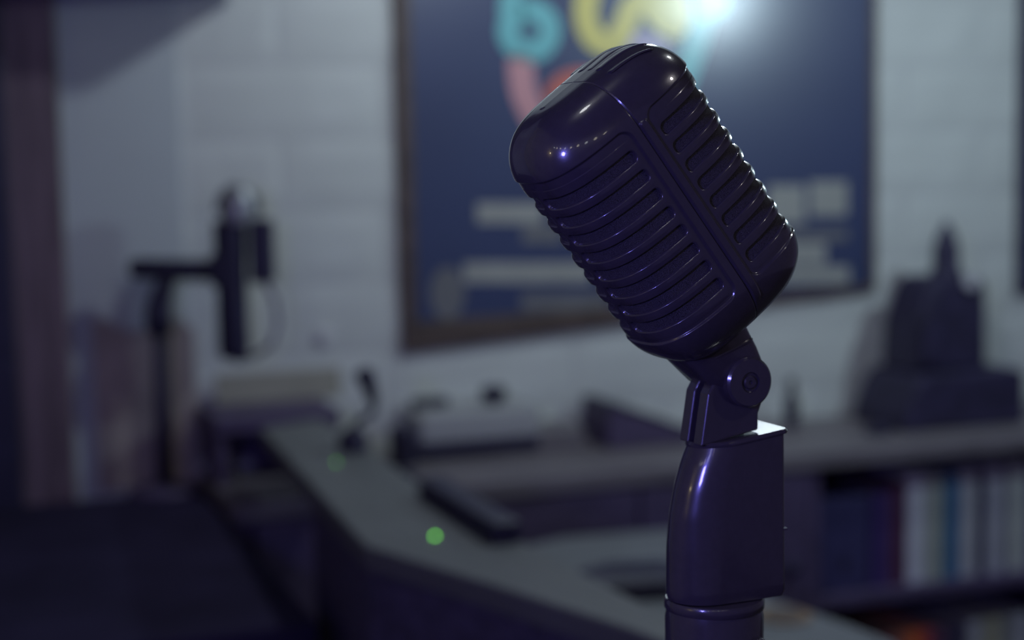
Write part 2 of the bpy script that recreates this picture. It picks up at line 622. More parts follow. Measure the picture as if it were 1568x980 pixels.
def dsec(yf, yb, hw, z_, tilt=0.0, n=22, rc=2.2):
    """D-shaped section: round nose at y=yf, flat back at y=yb"""
    yl = yf + hw * 1.15
    ring = []
    for i in range(n + 1):
        a_ = math.pi / 2 + math.pi * i / n
        ring.append((hw * math.sin(a_) , yl + hw * 1.15 * math.cos(a_)))
    for i in range(6):
        a_ = -math.pi / 2 + math.pi / 2 * i / 5
        ring.append((-(hw - rc) + rc * math.sin(a_) , yb - rc + rc * math.cos(a_)))
    for i in range(6):
        a_ = math.pi / 2 * i / 5
        ring.append((hw - rc + rc * math.sin(a_), yb - rc + rc * math.cos(a_)))
    return [(x, y, z_ + tilt * (y - yb)) for x, y in ring]


def shank_front(z_):
    # nose of the shank leans back towards the top
    pts = [(-172, 4.6), (-160, 4.6), (-145, 5.0), (-130, 6.4), (-118, 8.8), (-108, 12.0), (-100, 15.5), (-94, 18.0)]
    return float(np.interp(z_, [p[0] for p in pts], [p[1] for p in pts]))


sh = MB()
rings = []
zs_ = np.linspace(-168, -97.5, 26)
for i, z_ in enumerate(zs_):
    k_ = i / 25
    t_ = 0.125 * k_
    g = 0.7 if i == 0 else 0.0
    zn = z_ - t_ * 30
    rings.append(dsec(shank_front(zn) + g, 53.4 - g, 15 - g - 0.6 * k_, z_, t_))
sh.loft(rings)
mic_part(mm(sh).build('shank', 'lacquer', smooth=True, sharp=40))
tp = MB()
tp.loft([dsec(shank_front(-101) - .4, 54.4, 15.1, -97.4, 0.125), dsec(shank_front(-101) - .6, 54.8, 15.3, -96.4, 0.125),
         dsec(shank_front(-100) - .1, 54.0, 14.8, -95.4, 0.125)])
mic_part(mm(tp).build('shank_cap', 'lacquer', smooth=True, sharp=40))
ln = MB().prism([(51.0, -139.4), (54.2, -139.4), (54.2, -138.6), (51.0, -138.6)], -13, 14.6, 'x')
mic_part(mm(ln).build('switch_tab', 'lacquer'))
nt_ = MB().lathe([(0.01, -173), (21.2, -173), (21.5, -172.5), (21.5, -169.5), (20.9, -168.4), (0.01, -168.4)], 48, (0, 26.4, 0))
mic_part(mm(nt_).build('thread_collar', 'lacquer', smooth=True, sharp=40))

# floor stand carrying the microphone
base_pt = MO + Y0 * 0.0264
zt = MO[2] - 0.173
st = tag(empty('microphone_stand', (base_pt[0], base_pt[1], 0), YAW - math.pi / 2),
         'black microphone stand with thick clutch directly under the vintage microphone', 'stand')
MB().lathe([(0.004, zt - 0.11), (0.0195, zt - 0.11), (0.0208, zt - 0.105), (0.0212, zt - 0.004), (0.0205, zt), (0.004, zt)], 40).build('clutch', 'lacquer', st, smooth=True, sharp=40)
MB().box(0.015, 0.0222, 0.004, 0.012, zt - 0.09, zt - 0.010).build('clutch_key', 'lacquer', st, bevel=0.0008)
MB().lathe([(0.004, 0.03), (0.0125, 0.03), (0.0125, zt - 0.10), (0.004, zt - 0.10)], 28).build('pole', 'blackgloss', st, smooth=True, sharp=40)
MB().lathe([(0.004, 0), (0.125, 0), (0.13, 0.008), (0.12, 0.018), (0.03, 0.034), (0.004, 0.036)], 56).build('base', 'blackgloss', st, smooth=True, sharp=50)


# ================================================================== POSTERS
def ribbon(pts, width, d0, d1, sub=10):
    """flat rounded stroke in wall coordinates through 2-D points, from depth d0 to d1 in front of the wall"""
    P = [np.array(p, float) for p in pts]
    Q = [2 * P[0] - P[1]] + P + [2 * P[-1] - P[-2]]
    c = []
    for i in range(1, len(Q) - 2):
        for t in np.linspace(0, 1, sub, endpoint=False):
            a_, b_, c_, d_ = Q[i - 1], Q[i], Q[i + 1], Q[i + 2]
            c.append(0.5 * ((2 * b_) + (c_ - a_) * t + (2 * a_ - 5 * b_ + 4 * c_ - d_) * t * t + (-a_ + 3 * b_ - 3 * c_ + d_) * t ** 3))
    c.append(P[-1])
    c = np.array(c)
    tng = np.gradient(c, axis=0); tng /= np.linalg.norm(tng, axis=1)[:, None] + 1e-12
    nn = np.stack([-tng[:, 1], tng[:, 0]], -1)
    h = width / 2
    # taper the two ends into round caps
    prof = [(c[0] + (-tng[0]) * h * math.cos(a_), h * math.sin(a_), nn[0]) for a_ in np.linspace(0.05, math.pi / 2, 6)[:-1]]
    body_ = [(c[i], h, nn[i]) for i in range(len(c))]
    tail = [(c[-1] + tng[-1] * h * math.sin(a_), h * math.cos(a_), nn[-1]) for a_ in np.linspace(0, math.pi / 2 - 0.05, 6)[1:]]
    mb = MB()
    rings = []
    for p, hw, n_ in prof + body_ + tail:
        l_, r_ = p + n_ * hw, p - n_ * hw
        rings.append([(l_[0], -d0, l_[1]), (l_[0], -d1, l_[1]), (r_[0], -d1, r_[1]), (r_[0], -d0, r_[1])])
    return mb.loft(rings)


PD = 0.012                                   # picture plane in front of the wall
pw = lambda x, y, d=PD: on_wall(x, y, d)
SCW = abs(pw(1000, 200)[0] - pw(900, 200)[0]) / 100      # metres per pixel on the picture plane near the lettering
po = tag(on_back(empty('framed_poster')), 'large navy framed poster with colourful tube lettering behind the microphone', 'poster', None)
TOPZ = pw(980, -420)[1]
il, ir = pw(634, 300)[0], pw(1331, 300)[0]
zb_l, zb_r = pw(645, 492)[1], pw(1331, 437)[1]
ob_l, ob_r = pw(617, 541)[1], pw(1341, 446)[1]
ol, orr = pw(611, 300)[0], pw(1341, 300)[0]
MB().prism([(il - .004, zb_l - .004), (ir + .004, zb_r - .004), (ir + .004, TOPZ), (il - .004, TOPZ)], -PD, -0.0055, 'y').build('print_sheet', 'poster', po)
MB().prism([(ol, ob_l), (il, zb_l), (il, TOPZ + .02), (ol, TOPZ + .03)], -PD - .006, -0.0052, 'y').build('frame_stile', 'frame', po, bevel=0.003)
MB().prism([(orr, ob_r), (orr, TOPZ + .03), (ir, TOPZ + .02), (ir, zb_r)], -PD - .004, -0.0052, 'y').build('frame_stile', 'frame', po, bevel=0.002)
MB().prism([(ol, ob_l), (orr, ob_r), (ir, zb_r), (il, zb_l)], -PD - .005, -0.0052, 'y').build('frame_rail', 'frame', po, bevel=0.003)
MB().prism([(ol, TOPZ + .03), (il, TOPZ), (ir, TOPZ), (orr, TOPZ + .03)], -PD - .005, -0.0052, 'y').build('frame_rail', 'frame', po, bevel=0.003)


def stroke(m, pts, wpx, lift=0.0012, name='letter_stroke'):
    return ribbon([pw(*p) for p in pts], wpx * SCW, PD - 0.0006, PD + lift).build(name, m, po)


ringpts = [(810 + 32 * math.sin(a_), 47 - 31 * math.cos(a_)) for a_ in np.linspace(-0.6, 2 * math.pi - 0.6, 22)]
stroke('teal', ringpts, 32)
stroke('teal', [(783, 36), (779, 10), (790, -25), (812, -60), (850, -90)], 30, 0.0016)
stroke('pink', [(797, 102), (802, 140), (820, 180), (850, 225), (890, 262), (940, 280)], 38)
stroke('red', [(850, 144), (862, 130), (885, 122), (920, 128), (945, 150)], 30, 0.0016)
stroke('yellow', [(925, -70), (903, -20), (897, 25), (910, 58), (938, 66), (956, 40), (968, 12), (990, 6), (1012, 28), (1034, 40), (1040, 10), (1015, -20), (985, -45)], 35)
stroke('yellow', [(985, -5), (1005, 0), (1025, 22)], 34, 0.0018)
stroke('teal', [(1100, -60), (1085, -10), (1073, 40), (1058, 90), (1040, 140)], 36, 0.0020)
stroke('teal', [(1078, 6), (1096, 8)], 40, 0.0024)
stroke('lilac', [(962, 66), (985, 63), (1010, 72)], 24, 0.0008)
# rows of pale print along the foot of the poster
for x0, x1, y0, y1, m in ((730, 832, 311, 342, 'cream'), (800, 860, 345, 372, 'dimcream'), (1176, 1232, 284, 342, 'cream'), (1240, 1297, 278, 330, 'cream'),
                          (1190, 1298, 352, 368, 'dimcream'), (1190, 1264, 372, 404, 'cream'), (1180, 1300, 408, 434, 'cream'),
                          (710, 905, 402, 433, 'cream'), (798, 930, 450, 474, 'dimcream'), (640, 725, 336, 356, 'poster')):
    if m == 'poster':
        continue
    a_, b_ = pw(x0, y1), pw(x1, y1)
    c_, d_ = pw(x1, y0), pw(x0, y0)
    MB().prism([a_, b_, c_, d_], -PD - 0.0012, -PD + 0.0006, 'y').build('text_line', m, po)
c0 = pw(685, 449)
rl = MB().prism([(c0[0] + 25 * SCW * math.cos(t), c0[1] + 36 * SCW * math.sin(t)) for t in np.linspace(0, 2 * math.pi, 28, endpoint=False)], -PD - 0.0012, -PD + 0.0006, 'y')
rl.build('round_emblem', 'dimcream', po)
# white disc and peg standing in for a bright glint on the wall
hs, hz_ = on_wall(500, 515, .02)
hk = tag(empty('wall_glint', W(hs, 0.006, hz_), WYAW), 'small round white disc standing in for a glint on the wall right of the studio microphone', 'glint disc')
MB().lathe([(.001, -.004), (.013, -.004), (.013, 0.0), (.001, 0.0)], 24, (0, 0, 0), 'y').build('plate', 'glint_white', hk, smooth=True, sharp=40)
MB().tube([(0, -.004, .002), (0, -.009, .001), (0, -.012, .003), (0, -.012, .007)], [.003, .003, .0035, .004], 12).build('peg', 'glint_white', hk, smooth=True)
# neighbouring poster, only its left edge in view
p2 = tag(on_back(empty('framed_poster')), 'dark framed poster cut off by the right edge of the picture', 'poster')
s0, z0_ = pw(1556, 451)
MB().box(s0 + .02, s0 + .58, -PD, -0.0055, z0_ + .02, TOPZ).build('print_sheet', 'poster', p2)
MB().box(s0, s0 + .022, -PD - .005, -0.0052, z0_, TOPZ + .02).build('frame_stile', 'black', p2, bevel=0.003)
MB().box(s0 + .578, s0 + .6, -PD - .005, -0.0052, z0_, TOPZ + .02).build('frame_stile', 'black', p2, bevel=0.003)
MB().box(s0 + .0222, s0 + .5778, -PD - .005, -0.0052, z0_, z0_ + .022).build('frame_rail', 'black', p2, bevel=0.003)
MB().box(s0 + .0222, s0 + .5778, -PD - .005, -0.0052, TOPZ, TOPZ + .02).build('frame_rail', 'black', p2, bevel=0.003)


# ================================================================== BOOKCASE ALONG THE WALL
ST = 0.824                                   # top of the bookcase
SD = 0.335                                   # its depth
s_l = -0.59
s_r = on_wall(1720, 800, SD)[0]
bc = tag(on_back(empty('bookcase')), 'long low dark wooden bookcase against the white wall', 'bookcase')
MB().box(s_l, s_r, -SD - .01, -0.008, ST - .03, ST).build('top_board', 'shelfwood', bc, bevel=0.003)
sA = on_wall(1240, 800, SD)[0]                # the open bays start here
MB().box(s_l + .01, s_r - .01, -0.030, -0.012, 0.02, ST - .031).build('back_panel', 'shelfdark', bc)
for s_ in (s_l + .01, sA, s_r - .03):
    MB().box(s_, s_ + .022, -SD, -0.031, 0.0, ST - .031).build('upright', 'shelfdark', bc, bevel=0.002)
zs1 = on_wall(1450, 889, SD - .02)[1]
z_shelf = zs1
for z_ in (z_shelf - .022, z_shelf - .30, 0.06):
    MB().box(sA + .0225, s_r - .0305, -SD + .004, -0.031, z_, z_ + .022).build('shelf_board', 'shelfdark', bc, bevel=0.002)
# closed doors of the left half
nd = 3
wd = (sA - s_l - .034) / nd
for i in range(nd):
    x0 = s_l + .0325 + i * wd
    d_ = MB().box(x0 + .002, x0 + wd - .003, -SD - .006, -SD + .012, 0.03, ST - .034).build('door', 'shelfdark', bc, bevel=0.003)
    MB().lathe([(0.001, 0), (.006, 0), (.006, .012), (.012, .016), (.012, .022), (.001, .026)], 20, (x0 + wd - .04, -SD - .006 - .026, ST - .2), 'y').build('knob', 'black', d_, smooth=True, sharp=40)


def book(x0, x1, ztop, zbot, color, label, depth=0.17, lean=0.0, group='books in the bookcase'):
    """x0,x1 pixel columns of the spine at mid height"""
    ymid = (ztop + zbot) / 2
    a_, b_ = on_wall(x0, ymid, SD - .03)[0], on_wall(x1, ymid, SD - .03)[0]
    zb = shelf_z
    zt_ = zb + (on_wall((x0 + x1) / 2, ztop, SD - .03)[1] - on_wall((x0 + x1) / 2, zbot, SD - .03)[1])
    w_ = b_ - a_ - .0012
    e = tag(empty('book', W(a_ + w_ / 2 + .0006, SD - .03, zb), WYAW), label, 'book', group)
    m = mat('book_cover', s2l([min(1, c * 1.45) for c in color]), 0.6, noise=0.12, nscale=30)
    h_ = zt_ - zb
    t = min(.0022, w_ * .2)
    c = MB()
    # cover: rounded spine with two boards
    poly = [(-w_ / 2, depth), (-w_ / 2, .004), (-w_ * .3, .001), (0, 0), (w_ * .3, .001), (w_ / 2, .004), (w_ / 2, depth),
            (w_ / 2 - t, depth), (w_ / 2 - t, .006), (-w_ / 2 + t, .006), (-w_ / 2 + t, depth)]
    c.prism(poly, 0, h_, 'z')
    c.build('cover', m, e)
    MB().box(-w_ / 2 + t, w_ / 2 - t, .0062, depth - .004, .003, h_ - .004).build('pages', 'paper', e)
    # pale title band on the spine
    MB().prism([(-w_ * .30, .0006), (0, -.0006), (w_ * .30, .0006), (w_ * .28, .0014), (0, .0004), (-w_ * .28, .0014)], h_ * .62, h_ * .66, 'z').build('spine_band', m, e)
    return e


shelf_z = z_shelf
UP = [(1338, 1362, 735, 880, (.20, .15, .32), 'dark violet book, first on the upper shelf'),
      (1362, 1374, 733, 884, (.26, .17, .26), 'slim plum book beside the dark violet book'),
      (1374, 1390, 730, 886, (.25, .13, .22), 'dark maroon book left of the white books on the upper shelf'),
      (1391, 1415, 722, 888, (.60, .60, .63), 'tall white book right of the dark maroon book'),
      (1415, 1431, 724, 888, (.50, .51, .50), 'pale grey book between the tall white and the olive grey book'),
      (1431, 1447, 726, 887, (.46, .48, .45), 'olive grey book left of the blue book'),
      (1447, 1471, 727, 886, (.18, .31, .42), 'blue book on the upper shelf'),
      (1471, 1499, 722, 885, (.50, .50, .52), 'wide pale grey book right of the blue book'),
      (1513, 1538, 716, 880, (.50, .50, .53), 'pale grey book right of the short black book'),
      (1538, 1546, 722, 878, (.30, .29, .34), 'thin dark grey book near the right edge, upper shelf'),
      (1546, 1573, 712, 876, (.52, .53, .52), 'grey white book at the right edge of the upper shelf'),
      (1574, 1600, 715, 874, (.35, .35, .4), 'grey book just past the right edge, upper shelf')]
for b_ in UP:
    book(b_[0], b_[1], b_[2], b_[3], b_[4], b_[5])
book(1500, 1512, 735, 885, (.11, .09, .20), 'short black book with a pale middle between pale grey books')
# navy block added to stand in for the dim interior of the bay
fa, fb = on_wall(1250, 800, SD - .03)[0], on_wall(1334, 800, SD - .03)[0]
bf = tag(empty('bay_filler', W((fa + fb) / 2, SD - .03, z_shelf), WYAW), 'wide navy block added for the dim bay left of the dark violet book', 'filler block')
fw, fh = (fb - fa) / 2 - .001, .175
MB().box(-fw, fw, 0, .2, 0, fh).build('case', mat('navy_bay_tone', (.05, .045, .14), .7, noise=.2), bf, bevel=0.004)  # navy colour stands in for the dim bay behind it
MB().lathe([(.006, -.001), (.012, -.001), (.012, .001), (.006, .001)], 24, (0, 0, .05), 'y').build('finger_ring', 'black', bf)
shelf_z = z_shelf - .30 + .022
LO = [(1345, 1360, (.36, .13, .19), 'dark red book at the left end of the lower shelf'),
      (1360, 1378, (.42, .26, .27), 'rust brown book beside the dark red book, lower shelf'),
      (1378, 1392, (.56, .33, .27), 'salmon book left of the orange book, lower shelf'),
      (1392, 1412, (.68, .34, .20), 'orange book on the lower shelf'),
      (1412, 1428, (.55, .24, .24), 'brick red book right of the orange book'),
      (1428, 1448, (.32, .20, .28), 'dull purple book on the lower shelf'),
      (1450, 1478, (.20, .18, .26), 'charcoal book on the lower shelf'),
      (1484, 1506, (.52, .52, .53), 'white book right of the charcoal book, lower shelf'),
      (1510, 1535, (.50, .49, .42), 'yellowish grey book on the lower shelf'),
      (1537, 1556, (.42, .42, .42), 'mid grey book near the right edge, lower shelf'),
      (1557, 1580, (.50, .50, .52), 'pale book at the right edge of the lower shelf')]
for x0, x1, c_, lb in LO:
    book(x0, x1, 912, 1062, c_, lb, group='books on the lower shelf')


# ------------------------------------------------------------------ things on the bookcase
def shelf_item(name, px, py, label, cat, z_=ST, rz=WYAW):
    p = on_z(px, py, z_)
    return tag(empty(name, p, rz), label, cat)


PXM = lambda px, py, z_=ST: np.linalg.norm(on_z(px, py, z_) - CAM) / F          # metres per pixel there

# white box-shaped appliance with black foot
k_ = PXM(735, 695)
e = shelf_item('record_player', 738, 700, 'white flat box-shaped player with black foot, bar and knob on the bookcase', 'player')
wv = 196 * k_ / math.cos(R(12))
MB().box(-wv / 2, wv / 2, 0, .17, .006, .026).build('black_foot', 'black', e, bevel=0.003)
bod = MB().box(-wv / 2 + .002, wv / 2 - .002, .001, .169, .0262, .026 + 50 * k_).build('body', 'white', e, bevel=0.012, bseg=3)
zt2 = .026 + 50 * k_
MB().box(-wv / 2 + .01, -wv / 2 + .078, .06, .08, zt2 + .001, zt2 + .017).build('black_bar', 'black', e, bevel=0.004)
MB().lathe([(.001, zt2), (.012, zt2), (.012, zt2 + .006), (.022, zt2 + .008), (.023, zt2 + .026), (.018, zt2 + .031), (.001, zt2 + .032)], 28, (.045, .06, 0)).build('black_knob', 'black', e, smooth=True, sharp=40)
for sx_ in (-1, 1):
    for sy_ in (.02, .15):
        MB().lathe([(.001, 0), (.01, 0), (.01, .006), (.001, .006)], 14, (sx_ * (wv / 2 - .02), sy_, 0)).build('rubber_foot', 'black', e)

# black cylinder-like tins between gooseneck and player
e = shelf_item('black_tin', 618, 712, 'black lidded tin touching the left end of the white player', 'tin')
MB().lathe([(.001, 0), (.022, 0), (.023, .003), (.023, .050), (.001, .050)], 32).build('body', 'black', e, smooth=True, sharp=40)
MB().lathe([(.001, .0502), (.0245, .0502), (.0245, .062), (.022, .066), (.001, .066)], 32).build('lid', 'black', e, smooth=True, sharp=40)
e = shelf_item('hockey_puck', 620, 741, 'small round black puck at the front edge of the bookcase', 'puck')
MB().lathe([(.001, 0), (.018, 0), (.019, .004), (.019, .016), (.016, .019), (.001, .019)], 28).build('body', 'black', e, smooth=True, sharp=40)
MB().lathe([(.001, .0192), (.009, .0192), (.009, .024), (.001, .025)], 20).build('top_button', 'black', e, smooth=True, sharp=40)

# dark wedge of a lying book stack right of the player
e = shelf_item('lectern_wedge', 985, 684, 'dark wedge-shaped stand sloping down to the right, left of the microphone mount', 'stand')
MB().prism([(-.068, 0), (.095, 0), (.095, .020), (-.045, .074), (-.066, .074)], 0, .13, 'y').build('body', 'shelfdark', e, bevel=0.004)
MB().prism([(-.066, .0745), (-.045, .0745), (.095, .0205), (.095, .026), (-.044, .081), (-.066, .081)], -.004, .134, 'y').build('top_plate', 'black', e, bevel=0.002)
# grey cloth mat under the wedge and a low dark cable box
e = shelf_item('cable_box', 858, 690, 'low dull grey box between the white player and dark wedge', 'box')
MB().box(-.045, .05, 0, .12, 0, .030).build('body', 'shelfwood', e, bevel=0.005)
MB().box(-.046, .051, -.001, .121, .0302, .036).build('lid', 'shelfwood', e, bevel=0.003)
# small bottle right of the mount
e = shelf_item('small_bottle', 1212, 652, 'slim dark bottle standing just right of the microphone mount', 'bottle')
MB().lathe([(.001, 0), (.013, 0), (.014, .004), (.014, .050), (.009, .062), (.006, .068), (.006, .078), (.001, .078)], 28).build('body', 'ornament', e, smooth=True, sharp=50)
MB().lathe([(.001, .0782), (.0075, .0782), (.0075, .092), (.001, .093)], 24).build('cap', 'black', e, smooth=True, sharp=40)

# large dark ornament at the right
e = shelf_item('table_ornament', 1468, 655, 'dark tall ornament with pointed top and small painted glint on the bookcase', 'ornament')
k2 = PXM(1468, 655)
X_ = lambda px: (px - 1468) * k2 / math.cos(R(4))
Z_ = lambda py: (655 - py) * k2
plinth = [(X_(1368), 0), (X_(1580), 0), (X_(1580), Z_(578)), (X_(1562), Z_(572)), (X_(1402), Z_(572)), (X_(1388), Z_(592)), (X_(1372), Z_(628))]
MB().prism(plinth, -.01, .17, 'y').build('plinth', 'ornament', e, bevel=0.008, bseg=3)
bodyp = [(X_(1404), Z_(572) + .0005), (X_(1528), Z_(572) + .0005), (X_(1526), Z_(450)), (X_(1516), Z_(434)), (X_(1440), Z_(434)), (X_(1428), Z_(450)), (X_(1408), Z_(500))]
MB().prism(bodyp, .02, .14, 'y').build('body', 'ornament', e, bevel=0.008, bseg=3)
MB().prism([(X_(1412), Z_(560)), (X_(1440), Z_(560)), (X_(1444), Z_(445)), (X_(1432), Z_(455)), (X_(1414), Z_(505))], .008, .0198, 'y').build('side_fin', 'ornament', e, bevel=0.004)
fz = Z_(434)
MB().lathe([(.001, fz + .0005), (.030, fz + .0005), (.029, fz + .012), (.024, fz + .020), (.026, fz + .035), (.024, fz + .055), (.018, fz + .075), (.010, fz + .092), (.004, fz + .102), (.001, fz + .104)], 32, (X_(1487), .08, 0)).build('finial', 'ornament', e, smooth=True, sharp=50)
MB().lathe([(.001, 0), (.014, 0), (.015, .003), (.014, .007), (.001, .0075)], 28, (X_(1495), .012, Z_(441)), 'y').build('disc', 'ornament_glint', e, smooth=True, sharp=40)  # pale disc stands in for a specular dot
e = shelf_item('lens_cap', 1345, 664, 'small dark round lid lying left of the dark ornament', 'lid')
MB().lathe([(.001, 0), (.024, 0), (.025, .004), (.025, .010), (.022, .013), (.001, .013)], 28).build('rim', 'black', e, smooth=True, sharp=40)
MB().lathe([(.001, .0132), (.016, .0132), (.015, .016), (.001, .0165)], 28).build('top', 'ornament', e, smooth=True, sharp=40)

# raised dark board at the left end with papers beneath and a card on top
RZ = ST + 0.111
e = tag(on_back(empty('shelf_riser')), 'dark wooden riser board at the left end of the bookcase', 'riser')
sa, sb = s_l + .004, on_wall(522, 640, .19)[0]
MB().box(sa, sb, -.19, -.02, RZ - .028, RZ).build('board', 'shelfdark', e, bevel=0.003)
MB().box(sa, sb, -.052, -.042, ST + .0002, RZ - .0282).build('gap_darkener', 'shelfdark', e)  # dark sheet added to deepen the shaded gap under the riser
MB().box(sa + .004, sa + .022, -.18, -.054, ST + .0002, RZ - .0282).build('leg', 'shelfdark', e, bevel=0.002)
MB().box(sb - .03, sb - .008, -.18, -.054, ST + .0002, RZ - .0282).build('leg', 'shelfdark', e, bevel=0.002)
cs = tag(on_back(empty('cream_card')), 'faded cream cardboard sheet leaning on the wall above the riser', 'card')
ca, cb = on_wall(330, 600, .03)[0], on_wall(520, 600, .03)[0]
zc1 = on_wall(430, 568, .03)[1]
mb = MB().box(ca, cb, -.004, 0.0, 0, zc1 - RZ)
o = mb.build('sheet', 'card', cs)
o.location = (0, -.036, RZ + .0006); o.rotation_euler = (R(-7), 0, 0)
MB().box(ca + .03, cb - .05, -.0052, -.0041, .03, .034).build('crease', 'card', o)
e = shelf_item('paper_bundle', 345, 716, 'small bundle of white papers under the riser board', 'papers')
for i_, (a_, b_, c_) in enumerate(((0, 0, 0), (.004, -4, .006), (-.003, 5, .012))):
    o = MB().box(-.05, .045, -.03, .05, 0, .0055).build('sheet_pad', 'paper', e)
    o.location = (a_, 0, c_); o.rotation_euler = (0, 0, R(b_))
# ================================================================== LEFT TABLE, BAG, STUDIO MICROPHONE
TZ = 0.80
tb = tag(on_back(empty('side_table')), 'near black wooden side table in the lower left corner', 'table')
t0, t1 = -1.55, s_l - 0.008
MB().box(t0, t1, -0.95, -0.09, TZ - .03, TZ).build('table_top', 'tabledark', tb, bevel=0.004)
for a_ in (t0 + .02, t1 - .07):
    for b_ in (-.93, -.15):
        MB().box(a_, a_ + .05, b_, b_ + .05, 0, TZ - .0302).build('leg', 'navywood', tb, bevel=0.003)
ap = MB().box(t0 + .0702, t1 - .0702, -.928, -.905, TZ - .30, TZ - .0302).build('drawer_front', 'navywood', tb, bevel=0.003)
MB().lathe([(.001, 0), (.008, 0), (.014, .012), (.012, .018), (.001, .02)], 20, ((t0 + t1) / 2, -.928 - .02, TZ - .16), 'y').build('knob', 'black', ap, smooth=True)

k3 = PXM(220, 735, TZ)
bp_ = on_z(228, 742, TZ)
bp_ = bp_ + EN * 0.02
bagn = tag(empty('paper_bag', bp_, WYAW), 'dull brown paper bag with uneven rim behind the studio microphone stand', 'bag')
w2 = 142 * k3 / 2
rim = [(-w2, 246), (-w2 * .82, 250), (-w2 * .55, 236), (-w2 * .2, 228), (w2 * .2, 232), (w2 * .5, 240), (w2 * .8, 238), (w2, 226)]
mb = MB()
fr = [(x, 0.0, h * k3) for x, h in rim]
bk = [(x, 0.085, (h - 8) * k3) for x, h in rim]
nb = len(rim)
vs = [(x, 0, 0) for x, h in rim] + fr + [(x, .085, 0) for x, h in rim] + bk
fs = []
for i in range(nb - 1):
    fs += [(i, i + 1, nb + i + 1, nb + i), (2 * nb + i + 1, 2 * nb + i, 3 * nb + i, 3 * nb + i + 1), (i + 1, i, 2 * nb + i, 2 * nb + i + 1)]
fs += [(0, nb, 3 * nb, 2 * nb), (nb - 1, 2 * nb + nb - 1, 4 * nb - 1, 2 * nb - 1)]
mb.add(vs, fs)
o = mb.build('bag_body', 'bag', bagn)
sm = o.modifiers.new('thick', 'SOLIDIFY'); sm.thickness = 0.0015
MB().box(-w2 * .9, w2 * .9, .004, .080, .0025, 150 * k3).build('bag_filling', 'bag', bagn)

sp = on_z(250, 757, TZ)
k4 = np.linalg.norm(sp - CAM) / F
sm_ = tag(empty('desktop_microphone_stand', sp, 0.0), 'black desktop stand with horizontal boom holding the studio microphone', 'stand')
HZ_ = lambda py: (757 - py) * k4
XX = lambda px: (px - 250) * k4
MB().lathe([(.001, 0), (.055, 0), (.057, .006), (.052, .012), (.014, .018), (.001, .02)], 40).build('base', 'shelfdark', sm_, smooth=True, sharp=40)
MB().tube([(XX(252), 0, .015), (XX(256), 0, HZ_(505))], .0125, 16).build('pole', 'ornament', sm_, smooth=True)
MB().tube([(XX(254), 0, HZ_(515)), (XX(253), 0, HZ_(490)), (XX(255), 0, HZ_(470)), (XX(263), 0, HZ_(446)), (XX(272), 0, HZ_(428))], [.020, .0215, .019, .015, .013], 18).build('swivel_joint', 'black', sm_, smooth=True)
MB().tube([(XX(214), 0, HZ_(419)), (XX(222), 0, HZ_(419)), (XX(300), 0, HZ_(423)), (XX(352), 0, HZ_(424))], [.012, .0165, .018, .018], 18).build('boom', 'black', sm_, smooth=True)
MB().box(XX(336), XX(352), -.026, .026, HZ_(447), HZ_(398)).build('clamp', 'black', sm_, bevel=0.005)

mp_ = sp + np.array([XX(363), -0.001, HZ_(556)])
stm = tag(empty('studio_microphone', mp_, 0.0), 'black studio microphone with pale grille hanging upright on the boom', 'microphone')
q = lambda py: (556 - py) * k4
y_ = 0
MB().lathe([(.001, 0), (.018, 0), (.023, .005), (.0255, .02), (.0255, q(420)), (.027, q(400)), (.028, q(352)), (.001, q(352))], 36).build('body', 'black', stm, smooth=True, sharp=40)
gx = (384 - 363) * k4
MB().lathe([(.001, q(357)), (.029, q(356)), (.0305, q(345)), (.030, q(318)), (.024, q(304)), (.012, q(298)), (.001, q(297))], 36, (gx * .62, .0, 0)).build('grille', 'silver', stm, smooth=True, sharp=60)
MB().tube([(gx * .62 + .031 * math.cos(a_), 0, q(332) + .032 * math.sin(a_)) for a_ in np.linspace(-.4, math.pi + .2, 18)], .006, 10).build('grille_band', 'black', stm, smooth=True)
MB().box((392 - 363) * k4, (426 - 363) * k4, -.022, .022, q(443), q(350)).build('side_housing', 'black', stm, bevel=0.006)
MB().tube([((412 - 363) * k4, 0, q(443)), ((424 - 363) * k4, .01, q(470)), ((428 - 363) * k4, .01, q(505)), ((418 - 363) * k4, .01, q(535)), ((398 - 363) * k4, .006, q(550)), (0, 0, -.004)], .0042, 10).build('cable', 'shelfdark', stm, smooth=True)

# ================================================================== GREY DESK
DZ = 0.93
desk = tag(empty('desk', (0, 0, 0)), 'grey topped desk with dark sides running diagonally through the foreground', 'desk')
front_px = [(398, 655), (560, 836), (760, 897), (962, 962), (1060, 1000)]
back_px = [(1130, 985), (1000, 930), (900, 880), (790, 822), (640, 738), (520, 655), (490, 640)]
poly = [tuple(on_z(x, y, DZ)[:2]) for x, y in front_px + back_px]
MB().prism(poly, DZ - .028, DZ, 'z').build('desk_top', 'desk', desk, bevel=0.004)
body_px = [(478, 728), (566, 832), (760, 892), (962, 955), (1050, 990), (1110, 985), (1000, 936), (900, 886), (790, 828), (640, 745), (592, 716)]
MB().prism([tuple(on_z(x, y, DZ)[:2]) for x, y in body_px], 0.0, DZ - .0282, 'z').build('desk_body', 'navywood', desk)


def led(px, py, r, m, name='power_light'):
    p = on_z(px, py, DZ)
    MB().lathe([(.0001, DZ), (r, DZ), (r, DZ + .0015), (r * .6, DZ + .0026), (.0001, DZ + .003)], 20, (p[0], p[1], 0)).build(name, m, desk, smooth=True)['label'] = 'glowing green indicator light'


led(666, 822, .0021, 'green')
led(515, 709, .0018, 'dimgreen')
